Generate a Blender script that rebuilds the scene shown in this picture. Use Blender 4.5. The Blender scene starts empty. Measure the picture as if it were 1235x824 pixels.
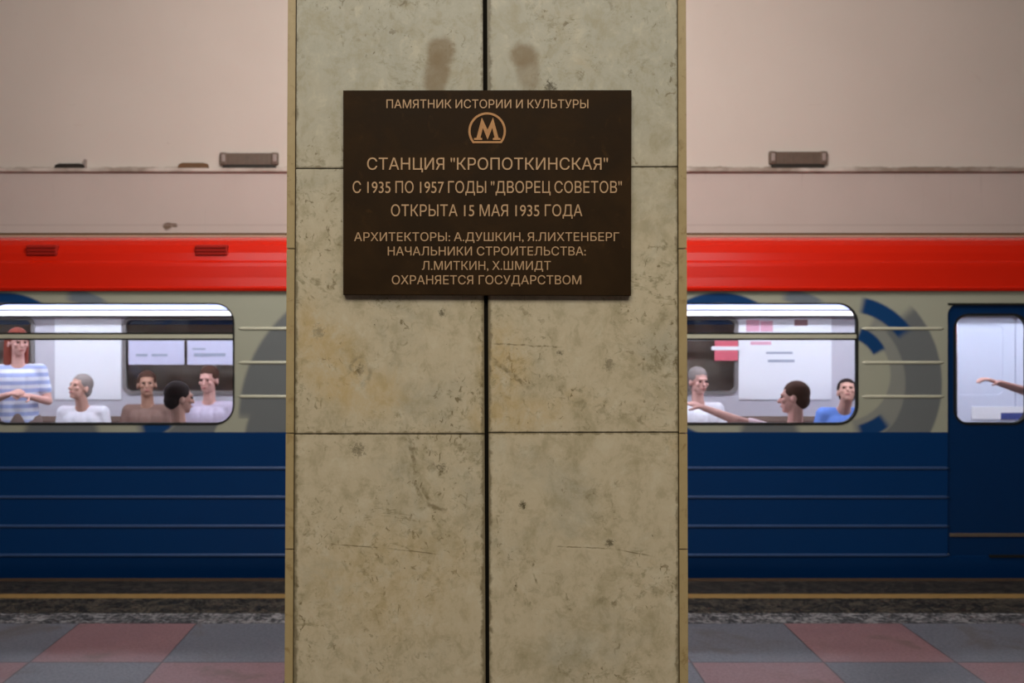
import bpy, bmesh, math, random
from mathutils import Vector, Matrix

random.seed(7)
C = bpy.context.scene.collection
SC = bpy.context.scene
PI = math.pi

# ------------------------------------------------------------------ camera / light / exposure
F, CX, CY, H = 1235.0, 565.0, 388.0, 1.78       # focal length in pixels, horizon point, eye height


def at(px, py, Y):
    """point at distance Y seen at pixel (px, py)"""
    return Vector(((px - CX) * Y / F, Y, H + (CY - py) * Y / F))


def wx(px, Y): return (px - CX) * Y / F
def wz(py, Y): return H + (CY - py) * Y / F


cd = bpy.data.cameras.new('camera')
cam = bpy.data.objects.new('camera', cd)
C.objects.link(cam)
cam.location = (0, 0, H)
cam.rotation_euler = (PI / 2, 0, 0)
cd.sensor_width = 36.0
cd.lens = 36.0
cd.shift_x = (617.5 - CX) / 1235.0
cd.shift_y = -(412.0 - CY) / 1235.0
cd.dof.use_dof = True
cd.dof.focus_distance = 2.58
cd.dof.aperture_fstop = 5.0
SC.camera = cam

SC.view_settings.view_transform = 'Standard'
SC.view_settings.look = 'None'
SC.view_settings.exposure = 0.0
SC.view_settings.gamma = 1.0
SC.view_settings.use_curve_mapping = False

world = bpy.data.worlds.new('station_air')
world.use_nodes = True
world.node_tree.nodes['Background'].inputs[0].default_value = (0.92, 0.95, 1.0, 1)
world.node_tree.nodes['Background'].inputs[1].default_value = 0.05
SC.world = world


def area(name, loc, target, sx, sy, power, col):
    ld = bpy.data.lights.new(name, 'AREA')
    ld.shape = 'RECTANGLE'
    ld.size, ld.size_y, ld.energy, ld.color = sx, sy, power, col
    o = bpy.data.objects.new(name, ld)
    C.objects.link(o)
    o.location = loc
    d = Vector(target) - Vector(loc)
    o.rotation_euler = d.to_track_quat('-Z', 'Y').to_euler()
    return o


area('hall_fill_light', (-0.1, -2.0, 4.4), (0.05, 2.7, 2.0), 3.4, 1.6, 156, (1.0, 0.96, 0.87))  # unseen fill added behind the camera to brighten the column face
area('track_wall_light', (0.18, 5.3, 5.0), (0.18, 10.3, 3.6), 2.4, 0.8, 150, (1.0, 0.95, 0.90))
area('platform_light', (0.1, 4.3, 4.9), (0.1, 6.9, 0.6), 5.5, 0.8, 82, (0.95, 0.97, 1.0))

# ------------------------------------------------------------------ helpers: objects


def link(name, me, mat=None, parent=None, loc=None):
    o = bpy.data.objects.new(name, me)
    C.objects.link(o)
    if mat is not None:
        if isinstance(mat, (list, tuple)):
            for m in mat: me.materials.append(m)
        else:
            me.materials.append(mat)
    if parent is not None:
        o.parent = parent
        o.location = -parent.location if loc is None else loc   # meshes are laid out in world metres
    elif loc is not None:
        o.location = loc
    return o


def tag(o, label=None, cat=None, group=None, kind=None):
    if label: o['label'] = label
    if cat: o['category'] = cat
    if group: o['group'] = group
    if kind: o['kind'] = kind
    return o


def empty(name, loc, label, cat, group=None):
    o = bpy.data.objects.new(name, None)
    C.objects.link(o)
    o.empty_display_size = 0.1
    o.location = loc
    return tag(o, label, cat, group)


def bm_mesh(name, bm, smooth=False):
    me = bpy.data.meshes.new(name)
    bmesh.ops.recalc_face_normals(bm, faces=bm.faces)
    bm.to_mesh(me)
    bm.free()
    if smooth:
        for p in me.polygons: p.use_smooth = True
    return me


def box_bm(bm, x0, x1, y0, y1, z0, z1, bevel=0.0, seg=2):
    r = bmesh.ops.create_cube(bm, size=1.0)
    vs = r['verts']
    for v in vs:
        v.co = Vector((x0 + (v.co.x + .5) * (x1 - x0), y0 + (v.co.y + .5) * (y1 - y0), z0 + (v.co.z + .5) * (z1 - z0)))
    if bevel:
        es = list({e for v in vs for e in v.link_edges})
        bmesh.ops.bevel(bm, geom=es, offset=bevel, segments=seg, affect='EDGES', profile=0.6)
    return bm


def box(name, x0, x1, y0, y1, z0, z1, mat, parent=None, bevel=0.0, seg=2):
    bm = bmesh.new()
    box_bm(bm, x0, x1, y0, y1, z0, z1, bevel, seg)
    return link(name, bm_mesh(name, bm), mat, parent)


def origin_to(o, p):
    """move the object's origin to p (world), the mesh stays put"""
    p = Vector(p)
    o.data.transform(Matrix.Translation(-p))
    o.location = p
    return o


def sweep_x(bm, prof, x0, x1, closed=True):
    """sweep a (y, z) profile along x"""
    a = [bm.verts.new((x0, y, z)) for y, z in prof]
    b = [bm.verts.new((x1, y, z)) for y, z in prof]
    n = len(prof)
    for i in range(n if closed else n - 1):
        j = (i + 1) % n
        bm.faces.new((a[i], a[j], b[j], b[i]))
    if closed:
        bm.faces.new(a)
        bm.faces.new(b)
    return bm


def rrect(x0, x1, z0, z1, r, n=8):
    pts = []
    for cx, cz, a0 in ((x1 - r, z1 - r, 0), (x0 + r, z1 - r, PI / 2), (x0 + r, z0 + r, PI), (x1 - r, z0 + r, 1.5 * PI)):
        for i in range(n + 1):
            a = a0 + PI / 2 * i / n
            pts.append((cx + r * math.cos(a), cz + r * math.sin(a)))
    return pts


DG = None


def plate_mesh(name, loops, y0, y1, bevel=0.0):
    """flat plate in the x-z plane with holes (first loop outer), from depth y0 to y1"""
    cu = bpy.data.curves.new(name, 'CURVE')
    cu.dimensions = '2D'
    cu.fill_mode = 'BOTH'
    t = abs(y1 - y0) / 2
    cu.extrude = t - bevel
    cu.bevel_depth = bevel
    cu.bevel_resolution = 1
    cu.offset = -bevel
    for lp in loops:
        sp = cu.splines.new('POLY')
        sp.points.add(len(lp) - 1)
        for p, (x, z) in zip(sp.points, lp): p.co = (x, z, 0, 1)
        sp.use_cyclic_u = True
    o = bpy.data.objects.new('tmp', cu)
    C.objects.link(o)
    dg = bpy.context.evaluated_depsgraph_get()
    me = bpy.data.meshes.new_from_object(o.evaluated_get(dg))
    bpy.data.objects.remove(o)
    bpy.data.curves.remove(cu)
    me.transform(Matrix.Translation((0, (y0 + y1) / 2, 0)) @ Matrix.Rotation(PI / 2, 4, 'X'))
    me.name = name
    return me


def plate(name, loops, y0, y1, mat, parent=None, bevel=0.0):
    return link(name, plate_mesh(name, loops, y0, y1, bevel), mat, parent)


# ------------------------------------------------------------------ helpers: node expressions
class E:
    def __init__(s, nt, sock): s.nt, s.s = nt, sock

    def _m(s, op, *args):
        n = s.nt.nodes.new('ShaderNodeMath')
        n.operation = op
        for i, a in enumerate((s,) + args):
            if isinstance(a, E): s.nt.links.new(a.s, n.inputs[i])
            else: n.inputs[i].default_value = a
        return E(s.nt, n.outputs[0])

    def __add__(s, o): return s._m('ADD', o)
    def __sub__(s, o): return s._m('SUBTRACT', o)
    def __mul__(s, o): return s._m('MULTIPLY', o)
    def __truediv__(s, o): return s._m('DIVIDE', o)
    __radd__ = __add__
    __rmul__ = __mul__
    def inv(s): return (s * -1.0) + 1.0
    def abs(s): return s._m('ABSOLUTE')
    def max(s, o): return s._m('MAXIMUM', o)
    def min(s, o): return s._m('MINIMUM', o)
    def sqrt(s): return s._m('SQRT')
    def frac(s): return s._m('FRACT')
    def floor(s): return s._m('FLOOR')
    def mod(s, o): return s._m('FLOORED_MODULO', o)
    def lt(s, o): return s._m('LESS_THAN', o)
    def gt(s, o): return s._m('GREATER_THAN', o)
    def atan2(s, o): return s._m('ARCTAN2', o)

    def ss(s, a, b):
        """smooth step: 0 below a, 1 above b (b may be below a)"""
        n = s.nt.nodes.new('ShaderNodeMapRange')
        n.interpolation_type = 'SMOOTHSTEP'
        if b >= a: lo, hi, t0, t1 = a, b, 0.0, 1.0
        else: lo, hi, t0, t1 = b, a, 1.0, 0.0
        s.nt.links.new(s.s, n.inputs[0])
        n.inputs[1].default_value, n.inputs[2].default_value = lo, hi
        n.inputs[3].default_value, n.inputs[4].default_value = t0, t1
        return E(s.nt, n.outputs[0])


class Mat:
    def __init__(s, name, rough=0.5, metal=0.0, spec=0.5, col=(.5, .5, .5)):
        s.m = bpy.data.materials.new(name)
        s.m.use_nodes = True
        s.nt = s.m.node_tree
        s.b = s.nt.nodes['Principled BSDF']
        s.b.inputs['Base Color'].default_value = (*col, 1)
        s.b.inputs['Roughness'].default_value = rough
        s.b.inputs['Metallic'].default_value = metal
        s.b.inputs['Specular IOR Level'].default_value = spec
        tc = s.nt.nodes.new('ShaderNodeTexCoord')
        s.P = tc.outputs['Object']
        sx = s.nt.nodes.new('ShaderNodeSeparateXYZ')
        s.nt.links.new(s.P, sx.inputs[0])
        s.x, s.y, s.z = (E(s.nt, sx.outputs[i]) for i in range(3))

    def rnd(s):
        n = s.nt.nodes.new('ShaderNodeObjectInfo')
        return E(s.nt, n.outputs['Random'])

    def noise(s, scale, detail=4, rough=.55, dist=0.0, stretch=None, off=0.0):
        mp = s.nt.nodes.new('ShaderNodeMapping')
        s.nt.links.new(s.P, mp.inputs[0])
        if stretch: mp.inputs['Scale'].default_value = stretch
        if isinstance(off, (tuple, list)): mp.inputs['Location'].default_value = off
        else: mp.inputs['Location'].default_value = (off, off * .7, off * 1.3)
        n = s.nt.nodes.new('ShaderNodeTexNoise')
        s.nt.links.new(mp.outputs[0], n.inputs['Vector'])
        n.inputs['Scale'].default_value = scale
        n.inputs['Detail'].default_value = detail
        n.inputs['Roughness'].default_value = rough
        n.inputs['Distortion'].default_value = dist
        return E(s.nt, n.outputs[0])

    def rgb(s, c):
        n = s.nt.nodes.new('ShaderNodeRGB')
        n.outputs[0].default_value = (*c, 1)
        return n.outputs[0]

    def mix(s, a, b, f):
        n = s.nt.nodes.new('ShaderNodeMix')
        n.data_type = 'RGBA'
        for i, v in ((6, a), (7, b)):
            if isinstance(v, (tuple, list)): n.inputs[i].default_value = (*v, 1)
            else: s.nt.links.new(v, n.inputs[i])
        if isinstance(f, E): s.nt.links.new(f.s, n.inputs[0])
        else: n.inputs[0].default_value = f
        return n.outputs[2]

    def color(s, sock): s.nt.links.new(sock, s.b.inputs['Base Color']); return s
    def roughness(s, e): s.nt.links.new(e.s, s.b.inputs['Roughness']); return s

    def bump(s, e, strength=.2, dist=.01):
        n = s.nt.nodes.new('ShaderNodeBump')
        n.inputs['Strength'].default_value = strength
        n.inputs['Distance'].default_value = dist
        s.nt.links.new(e.s, n.inputs['Height'])
        s.nt.links.new(n.outputs[0], s.b.inputs['Normal'])
        return s

    def disc(s, cx, cz, rx, rz, soft=.3, w=None):
        """soft ellipse mask in the x-z plane; w = warp expression"""
        dx = (s.x - cx) / rx
        dz = (s.z - cz) / rz
        r = (dx * dx + dz * dz).sqrt()
        if w is not None: r = r + w
        return r.ss(1 + soft, 1 - soft)

    def seg(s, x0, z0, x1, z1, w, wob=None):
        """thin line mask between two points in the x-z plane"""
        L = math.hypot(x1 - x0, z1 - z0)
        ux, uz = (x1 - x0) / L, (z1 - z0) / L
        u = (s.x - x0) * ux + (s.z - z0) * uz
        v = ((s.x - x0) * -uz + (s.z - z0) * ux).abs()
        if wob is not None: v = ((s.x - x0) * -uz + (s.z - z0) * ux + wob).abs()
        return v.ss(w, w * .3) * u.ss(0.0, .02) * u.ss(L, L - .02)


def plain(name, col, rough=.5, metal=0.0, spec=.5, var=.12, scale=14.0, bump=0.0):
    """a plain paint or cloth with a slight mottling of its own"""
    m = Mat(name, rough, metal, spec)
    n = m.noise(scale, 5)
    m.color(m.mix(tuple(c * (1 - var) for c in col), tuple(min(1, c * (1 + var)) for c in col), n))
    if bump: m.bump(n, bump, .004)
    return m.m


# ------------------------------------------------------------------ materials
YC = 2.60                                        # face of the column
def cx_(px): return wx(px, YC)
def cz_(py): return wz(py, YC)


def marble(name, side=False):
    m = Mat(name, .38, 0, .3)
    r = m.rnd()
    big = m.noise(1.7, 4, .5, .3, off=3.1)
    cloud = m.noise(8.5, 9, .70, .4, off=1.7)
    fine = m.noise(38, 6, .65, .5, off=5.2)
    spk = m.noise(58, 3, .6, .8, stretch=(1.0, 1.0, .8), off=9.4)
    zone = m.noise(4.2, 5, .6, .5, off=12.0)
    hue = m.noise(3.0, 6, .65, .5, off=21.0)
    vein = (m.noise(3.4, 8, .68, .6, stretch=(1, 1, 1.5), off=30.0) - .5).abs()
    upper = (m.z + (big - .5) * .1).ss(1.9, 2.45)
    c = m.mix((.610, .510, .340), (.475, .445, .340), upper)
    c = m.mix(c, (.58, .50, .34), cloud.ss(.45, .78) * .5)
    c = m.mix(c, (.40, .375, .28), hue.ss(.5, .68) * .55)
    c = m.mix(c, (.55, .385, .165), (hue.ss(.46, .3) * zone.ss(.5, .62)) * .55)
    c = m.mix(c, (.36, .30, .165), (cloud.ss(.5, .3)) * .55)
    c = m.mix(c, (.25, .21, .11), fine.ss(.52, .70) * zone.ss(.38, .60) * .62)
    c = m.mix(c, (.15, .105, .035), spk.ss(.60, .70) * zone.ss(.40, .60) * .75)
    c = m.mix(c, (.21, .17, .075), vein.ss(.018, .003) * zone.ss(.42, .62) * fine.ss(.40, .58) * .5)
    mot = m.noise(20, 7, .68, .3, stretch=(1, 1, .8), off=15.0)
    c = m.mix(c, (.36, .30, .17), mot.ss(.48, .66) * .5)
    c = m.mix(c, (.70, .63, .46), mot.ss(.48, .32) * .4)
    pit = m.noise(95, 2, .5, 0, off=2.0)
    c = m.mix(c, (.08, .055, .02), pit.ss(.735, .77) * .85)
    if not side:
        W = (m.noise(16, 5, .6, .5, off=4.0) - .5) * 1.1
        for (px, py, rx, rz, k) in ((398, 432, 34, 44, .55), (440, 474, 44, 26, .5), (608, 436, 26, 40, .55), (618, 500, 52, 20, .5), (372, 395, 16, 30, .4), (470, 700, 90, 70, .25)):
            c = m.mix(c, (.60, .415, .17), m.disc(cx_(px), cz_(py), rx * YC / F, rz * YC / F, .6, W * 1.2) * mot.ss(.30, .62) * k)
        edge = (m.x - cx_(355.8)).abs().min((m.x - cx_(818.2)).abs()).min((m.x - cx_(586.5)).abs() - .007)
        c = m.mix(c, (.13, .095, .04), (edge + (fine - .5) * .03).ss(.009, .0) * .75)
        hz = (m.z - cz_(522.5)).abs().min((m.z - cz_(202)).abs())
        c = m.mix(c, (.16, .12, .05), (hz + (fine - .5) * .03).ss(.005, .0) * .6)
        W2 = (m.noise(110, 5, .7, 1.0, off=4.0) - .5) * 4.5 + .3
        for (px, py, rx, rz, k) in ((531, 64, 17, 20, .85), (527, 92, 15, 28, .85), (632, 66, 18, 15, .85), (637, 88, 15, 26, .6)):
            c = m.mix(c, (.235, .16, .07), m.disc(cx_(px), cz_(py), rx * YC / F, rz * YC / F, .3, W) * (fine * .5 + .72).min(1.0) * k)
        for (px, py, rx, rz, k) in ((664, 104, 7, 7, .95), (631, 609, 4, 5, .9), (735, 655, 6, 5, .8), (533, 378, 4, 5, .8), (433, 445, 5, 7, .6), (676, 425, 4, 3, .7), (384, 400, 7, 9, .4), (533, 565, 7, 6, .6), (432, 543, 9, 9, .6), (735, 440, 6, 9, .5)):
            c = m.mix(c, (.09, .07, .03), m.disc(cx_(px), cz_(py), rx * YC / F, rz * YC / F, .5, W2) * k)
        for (px, py, rx, rz, k) in ((434, 449, 13, 17, .5),):
            e = m.disc(cx_(px), cz_(py), rx * YC / F, rz * YC / F, .3, W) - m.disc(cx_(px), cz_(py), rx * .8 * YC / F, rz * .8 * YC / F, .3, W)
            c = m.mix(c, (.20, .17, .10), e.max(0.0) * fine.ss(.40, .6) * .8)
        brk = m.noise(60, 3).ss(.42, .58)
        wb = (m.noise(34, 4, .65, .4, off=6.0) - .5)
        for (a, b, cc, d, w) in ((390, 656, 462, 661, 1.0), (462, 661, 534, 669, 1.0), (668, 659, 740, 662, 1.0), (740, 662, 790, 672, 1.0), (644, 672, 642, 690, 1.6), (642, 690, 650, 709, 1.6),
                                 (482, 392, 490, 385, 1.0), (489, 431, 497, 424, 1.0), (475, 387, 476, 391, 1.2), (366, 386, 369, 396, 1.2),
                                 (592, 414, 680, 419, 1.4), (507, 583, 520, 608, 3.2), (493, 534, 501, 562, 3.2), (520, 553, 525, 570, 3.0), (497, 577, 511, 606, 3.2), (511, 606, 540, 618, 3.6), (590, 430, 640, 470, 4.0)):
            c = m.mix(c, (.17, .125, .05), m.seg(cx_(a), cz_(b), cx_(cc), cz_(d), w * YC / F, wb * (.012 if w > 1.3 else .004)) * (brk * .5 + .2))
    m.color(c)
    m.roughness(cloud * .25 + .3)
    m.bump(fine * .4 + pit.ss(.735, .70) * 1.0, .12, .003)
    return m.m


M_MARBLE = marble('pale_marble')
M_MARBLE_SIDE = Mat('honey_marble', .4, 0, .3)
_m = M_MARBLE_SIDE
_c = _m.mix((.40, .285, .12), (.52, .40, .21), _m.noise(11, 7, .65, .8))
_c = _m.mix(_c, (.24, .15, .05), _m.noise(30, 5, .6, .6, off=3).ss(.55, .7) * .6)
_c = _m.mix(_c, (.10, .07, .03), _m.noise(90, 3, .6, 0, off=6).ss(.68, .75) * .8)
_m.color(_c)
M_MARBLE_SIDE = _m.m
M_GAP = plain('dark_joint', (.010, .008, .005), .9, spec=.1)

m = Mat('dark_bronze', .55, .0, .06)
n = m.noise(6, 6, .6, .8)
c = m.mix((.026, .0130, .0040), (.038, .0190, .0060), n.ss(.35, .7))
c = m.mix(c, (.075, .036, .010), m.noise(22, 6, .65, .5, off=4).ss(.58, .78) * .55)
c = m.mix(c, (.09, .07, .035), m.noise(70, 3, .6, 0, off=8).ss(.72, .78) * .7)
m.color(c).roughness(n * .25 + .38).bump(m.noise(120, 4), .08, .002)
M_BRONZE = m.m
m = Mat('worn_bronze', .5, .1, .4)
n = m.noise(40, 5, .6)
m.color(m.mix((.44, .25, .115), (.60, .38, .20), n)).bump(n, .1, .002)
M_WORN = m.m
m = Mat('copper_bronze', .5, .1, .4)
m.color(m.mix((.40, .17, .045), (.52, .26, .085), m.noise(60, 4)))
M_COPPER = m.m

# station wall plaster
YW = 10.30
m = Mat('pink_plaster', .85, 0, .2)
c = m.mix((.665, .610, .540), (.735, .685, .615), m.noise(1.1, 5, .55, .3))
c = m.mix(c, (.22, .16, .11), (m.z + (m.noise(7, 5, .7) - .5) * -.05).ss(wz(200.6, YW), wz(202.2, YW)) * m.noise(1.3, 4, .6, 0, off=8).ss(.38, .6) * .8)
c = m.mix(c, (.60, .50, .44), m.noise(6, 6, .65, .6, off=2).ss(.62, .8) * .35)
c = m.mix(c, (.45, .38, .32), m.noise(9, 5, .6, 1.0, stretch=(.4, 1, 1.6), off=7).ss(.70, .78) * .35)
m.color(c).bump(m.noise(5, 5), .15, .02)
M_PLASTER = m.m
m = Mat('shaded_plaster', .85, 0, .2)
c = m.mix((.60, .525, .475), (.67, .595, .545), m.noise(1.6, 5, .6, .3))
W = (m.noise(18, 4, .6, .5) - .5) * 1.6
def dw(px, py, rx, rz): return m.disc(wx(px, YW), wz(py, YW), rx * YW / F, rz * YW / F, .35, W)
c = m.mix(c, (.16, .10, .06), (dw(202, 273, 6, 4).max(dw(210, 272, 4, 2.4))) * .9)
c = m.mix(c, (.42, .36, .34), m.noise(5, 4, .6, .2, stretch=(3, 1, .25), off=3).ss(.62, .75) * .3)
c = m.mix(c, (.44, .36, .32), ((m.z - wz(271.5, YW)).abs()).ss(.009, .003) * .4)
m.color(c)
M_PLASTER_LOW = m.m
m = Mat('tan_cladding', .6, 0, .3)
c = m.mix((.50, .36, .24), (.64, .50, .38), m.noise(8, 6, .6, .5, stretch=(1, 1, 3)))
m.color(c)
M_TAN = m.m
M_BROWN = plain('brown_strip', (.16, .085, .035), .7)
M_CEIL = plain('white_plaster', (.80, .76, .70), .9)

# platform floor
TX0 = wx(96.0, 6.04)
TW = 141.4 * 6.04 / F
TY0 = 6.04
m = Mat('granite_tiles', .4, 0, .4)
u = (m.x - TX0) / TW
v = (m.y - TY0) / TW
par = (u.floor() + v.floor()).mod(2.0)            # 1 = red on the row at the edge
fine = m.noise(60, 5, .7)
stain = m.noise(2.2, 5, .6, .6)
fine = fine.ss(.3, .7)
grey = m.mix((.075, .080, .098), (.190, .195, .225), fine * .7 + stain * .3)
red = m.mix((.165, .088, .092), (.290, .170, .180), fine * .7 + stain * .3)
c = m.mix(grey, red, par.ss(.4, .6))
c = m.mix(c, (.10, .08, .065), stain.ss(.55, .7) * .55)
c = m.mix(c, (.36, .35, .34), m.noise(14, 4, .7, .5, stretch=(1, 2.2, 1), off=4).ss(.70, .78) * .5)
ju = ((u.frac() - .5).abs()).ss(.492, .497)
jv = ((v.frac() - .5).abs()).ss(.490, .497)
c = m.mix(c, (.035, .03, .03), ju.max(jv) * .85)
m.color(c).roughness(stain * .35 + .22).bump(fine + ju.max(jv) * -1.0, .08, .004)
M_TILE = m.m


def gritty(name, a, b, s=120):
    m = Mat(name, .55, 0, .4)
    n = m.noise(s, 3, .7)
    k = m.noise(s * .35, 4, .6, off=3)
    c = m.mix(a, b, (n * .6 + k * .4).ss(.44, .60))
    m.color(c).bump(n, .7, .012)
    return m.m


M_GRIT = gritty('grey_grit', (.035, .035, .038), (.27, .265, .27), 34)
M_ASPHALT = gritty('dark_asphalt', (.006, .006, .005), (.085, .070, .050), 40)
M_EDGE = gritty('dark_edge_stone', (.014, .012, .009), (.045, .037, .028), 30)
m = Mat('yellow_line_paint', .6, 0, .3)
m.color(m.mix((.20, .12, .035), (.34, .215, .075), m.noise(14, 6, .65, stretch=(.5, 1, 1))))
M_YELLOW = m.m
M_RUST = plain('rusty_edge', (.055, .028, .010), .7, var=.4, scale=8)
M_TRACK = gritty('track_concrete', (.02, .02, .02), (.06, .055, .05), 20)

# train paints
YT = 7.18                                         # side of the train
def tx(px): return wx(px, YT)
def tz(py): return wz(py, YT)


M_RED = plain('red_paint', (.50, .011, .002), .27, spec=.32, var=.05, scale=2)
M_VENT = plain('dark_red_louvre', (.30, .008, .003), .6, spec=.2, var=.1)
M_BLUE = plain('blue_paint', (.0006, .030, .118), .30, spec=.3, var=.06, scale=2)
M_BLUE_RIB = plain('highlit_blue_paint', (.030, .065, .160), .3, spec=.6, var=.1)  # paler blue: the highlight along the ribs is put into the colour
M_DOOR = plain('deep_blue_paint', (.0005, .022, .085), .33, spec=.3, var=.06)
M_BEIGE_RIB = plain('beige_rib_paint', (.50, .485, .37), .3, spec=.6, var=.05)
M_RUBBER = plain('black_rubber', (.010, .010, .008), .6, spec=.3)
M_SILL = plain('brown_metal_strip', (.16, .12, .09), .45, .3)

m = Mat('beige_livery', .32, 0, .5)
X = m.x
Z = m.z
KP = YT / F


def ring(cx, cy, r0, r1, a0=None, a1=None, soft=2.0):
    """ring segment of the printed livery pattern; pixels on the side of the car"""
    dx = (X - tx(cx)) / KP
    dz = (Z - tz(cy)) / KP
    d = (dx * dx + dz * dz).sqrt()
    k = d.ss(r0 - soft, r0 + soft) * d.ss(r1 + soft, r1 - soft)
    if a0 is not None:
        a = dz.atan2(dx)
        k = k * a.ss(math.radians(a0) - .06, math.radians(a0) + .06) * a.ss(math.radians(a1) + .06, math.radians(a1) - .06)
    return k


BEIGE, GREY, BLU = (.420, .400, .290), (.150, .160, .160), (.004, .045, .150)
base = m.mix((.345, .345, .262), (.385, .383, .295), m.noise(1.5, 3))
c = base
for k0 in (0, -864):                              # the pattern repeats along the car
    c = m.mix(c, (.25, .255, .225), ring(1018 + k0, 452, 56, 84, -80, 62))
    c = m.mix(c, GREY, ring(1000 + k0, 462, 92, 136, -50, 42))
    c = m.mix(c, GREY, ring(1018 + k0, 452, 84, 108, -60, 40))
    if k0 == 0: c = m.mix(c, BLU, ring(1022 + k0, 452, 76, 95, 36, 78))
    c = m.mix(c, BLU, ring(1018 + k0, 447, 40, 56, 28, 68))
    c = m.mix(c, BLU, ring(1018 + k0, 445, 70, 88, -76, -52))
    c = m.mix(c, BLU, ring(868 + k0, 446, 80, 93))
    c = m.mix(c, (.17, .20, .23), ring(930 + k0, 470, 108, 124, 60, 82))
    c = m.mix(c, GREY, ring(930 + k0, 420, 92, 108, -110, -72))
# the big grey sweep beside the left window
c = m.mix(c, GREY, ring(460, 505, 0, 172, 90, 180, 3) * X.lt(tx(420)))
c = m.mix(c, GREY, ring(400, 540, 0, 106, None, None, 3))
c = m.mix(c, GREY, ring(86, 420, 92, 108, -110, -72))

m.color(c)
M_BEIGE = m.m

# interior
M_PANEL = plain('lilac_grey_panel', (.60, .58, .63), .4, var=.06)
M_WHITE_DOOR = plain('white_door_paint', (.70, .75, .88), .35, var=.03)
M_CARFLOOR = plain('brown_linoleum', (.16, .12, .10), .6)
M_SEAT = plain('brown_seat_vinyl', (.13, .075, .05), .5)
M_SEAT_BLUE = plain('blue_seat_vinyl', (.08, .17, .48), .5)
M_STEEL = plain('brushed_steel', (.62, .62, .64), .25, .9)
M_PAPER = plain('white_paper', (.88, .89, .92), .6, var=.02)
M_LILAC = plain('lilac_paper', (.62, .62, .78), .6, var=.05)
M_PINKP = plain('pink_print', (.80, .42, .52), .6)
M_REDP = plain('red_print', (.68, .13, .17), .6)
M_GREYP = plain('grey_print', (.36, .40, .50), .6)
T_NAVY0 = plain('navy_patch', (.05, .07, .26), .6)
M_BROWNP = plain('brown_print', (.32, .17, .17), .6)
M_BEZEL = plain('grey_frame', (.22, .20, .19), .5)


def emit(name, col, s):
    m = Mat(name, .5, col=col)
    m.b.inputs['Emission Color'].default_value = (*col, 1)
    m.b.inputs['Emission Strength'].default_value = s
    return m.m


M_LAMP = emit('lit_diffuser', (.62, .70, 1.0), .72)
M_LAMP2 = emit('lit_tube', (1.0, .99, 1.0), 1.3)

m = bpy.data.materials.new('window_glass')
m.use_nodes = True
nt = m.node_tree
nt.nodes.clear()
o_ = nt.nodes.new('ShaderNodeOutputMaterial')
mx = nt.nodes.new('ShaderNodeMixShader')
tr = nt.nodes.new('ShaderNodeBsdfTransparent')
tr.inputs[0].default_value = (.93, .95, .98, 1)
gl = nt.nodes.new('ShaderNodeBsdfGlossy')
gl.inputs['Roughness'].default_value = .03
lw = nt.nodes.new('ShaderNodeFresnel')
lw.inputs[0].default_value = 1.45
nt.links.new(lw.outputs[0], mx.inputs[0])
nt.links.new(tr.outputs[0], mx.inputs[1])
nt.links.new(gl.outputs[0], mx.inputs[2])
nt.links.new(mx.outputs[0], o_.inputs[0])
M_GLASS = m

M_FIX = plain('grey_brown_housing', (.155, .115, .085), .5, var=.2, scale=20)
M_CAP = plain('pale_end_cap', (.36, .30, .27), .4)
M_DARKFIX = plain('sooty_metal', (.020, .016, .010), .6)

# ------------------------------------------------------------------ the setting
X0, X1 = -8.5, 8.5


def struct(o): o['kind'] = 'structure'; return o


struct(box('floor', X0, X1, -5.0, 6.04, -.30, 0, M_TILE))
struct(box('trim_1', X0, X1, 6.04, 6.245, -.30, 0.001, M_GRIT))          # gritty stone strip
struct(box('trim_2', X0, X1, 6.245, 6.585, -.30, 0.0, M_ASPHALT))        # dark asphalt strip
struct(box('trim_3', X0, X1, 6.585, 6.69, -.30, 0.001, M_YELLOW))        # yellow safety line
struct(box('trim_4', X0, X1, 6.69, 7.02, -.30, 0.0, M_EDGE))             # dark edge stones
struct(box('trim_5', X0, X1, 7.02, 7.11, -.30, -.002, M_RUST))           # rusty nosing
struct(box('wall_platform', X0, X1, 6.55, 7.02, -1.25, -.30, M_TRACK))
struct(box('floor_track', X0, X1, 7.02, 10.9, -1.35, -1.25, M_TRACK))
YL = YW - .055
ZL1, ZL0 = wz(202.5, YL), wz(206.8, YL)
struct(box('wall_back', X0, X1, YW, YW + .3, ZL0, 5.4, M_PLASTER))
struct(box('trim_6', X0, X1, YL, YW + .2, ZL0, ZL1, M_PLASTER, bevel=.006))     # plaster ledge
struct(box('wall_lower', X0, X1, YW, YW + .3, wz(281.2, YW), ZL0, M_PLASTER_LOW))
struct(box('trim_7', X0, X1, YW - .02, YW + .3, wz(284.0, YW), wz(281.2, YW), M_BROWN))
struct(box('wall_cladding', X0, X1, YW - .03, YW + .3, -1.25, wz(284.0, YW), M_TAN))
struct(box('ceiling', X0, X1, -5.0, YW + .3, 5.4, 5.6, M_CEIL))

# ------------------------------------------------------------------ the column
def eL(y): return 347.0 - 4.0 * y / 824          # outer left edge in pixels at height y
def iL(y): return 357.3 - 3.5 * y / 824
def iR(y): return 817.0 + 2.2 * y / 824
def eR(y): return 827.6 + 2.6 * y / 824
def sL(y): return 582.2 + 3.4 * y / 824          # the dark joint
def sR(y): return 587.6 + 2.6 * y / 824


col_ = empty('marble_column', (cx_(587), YC + .5, 0),
             'square pale marble clad column with a dark central joint, in front of the passing train', 'column')
YB = YC + 1.0
bm = bmesh.new()


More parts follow.
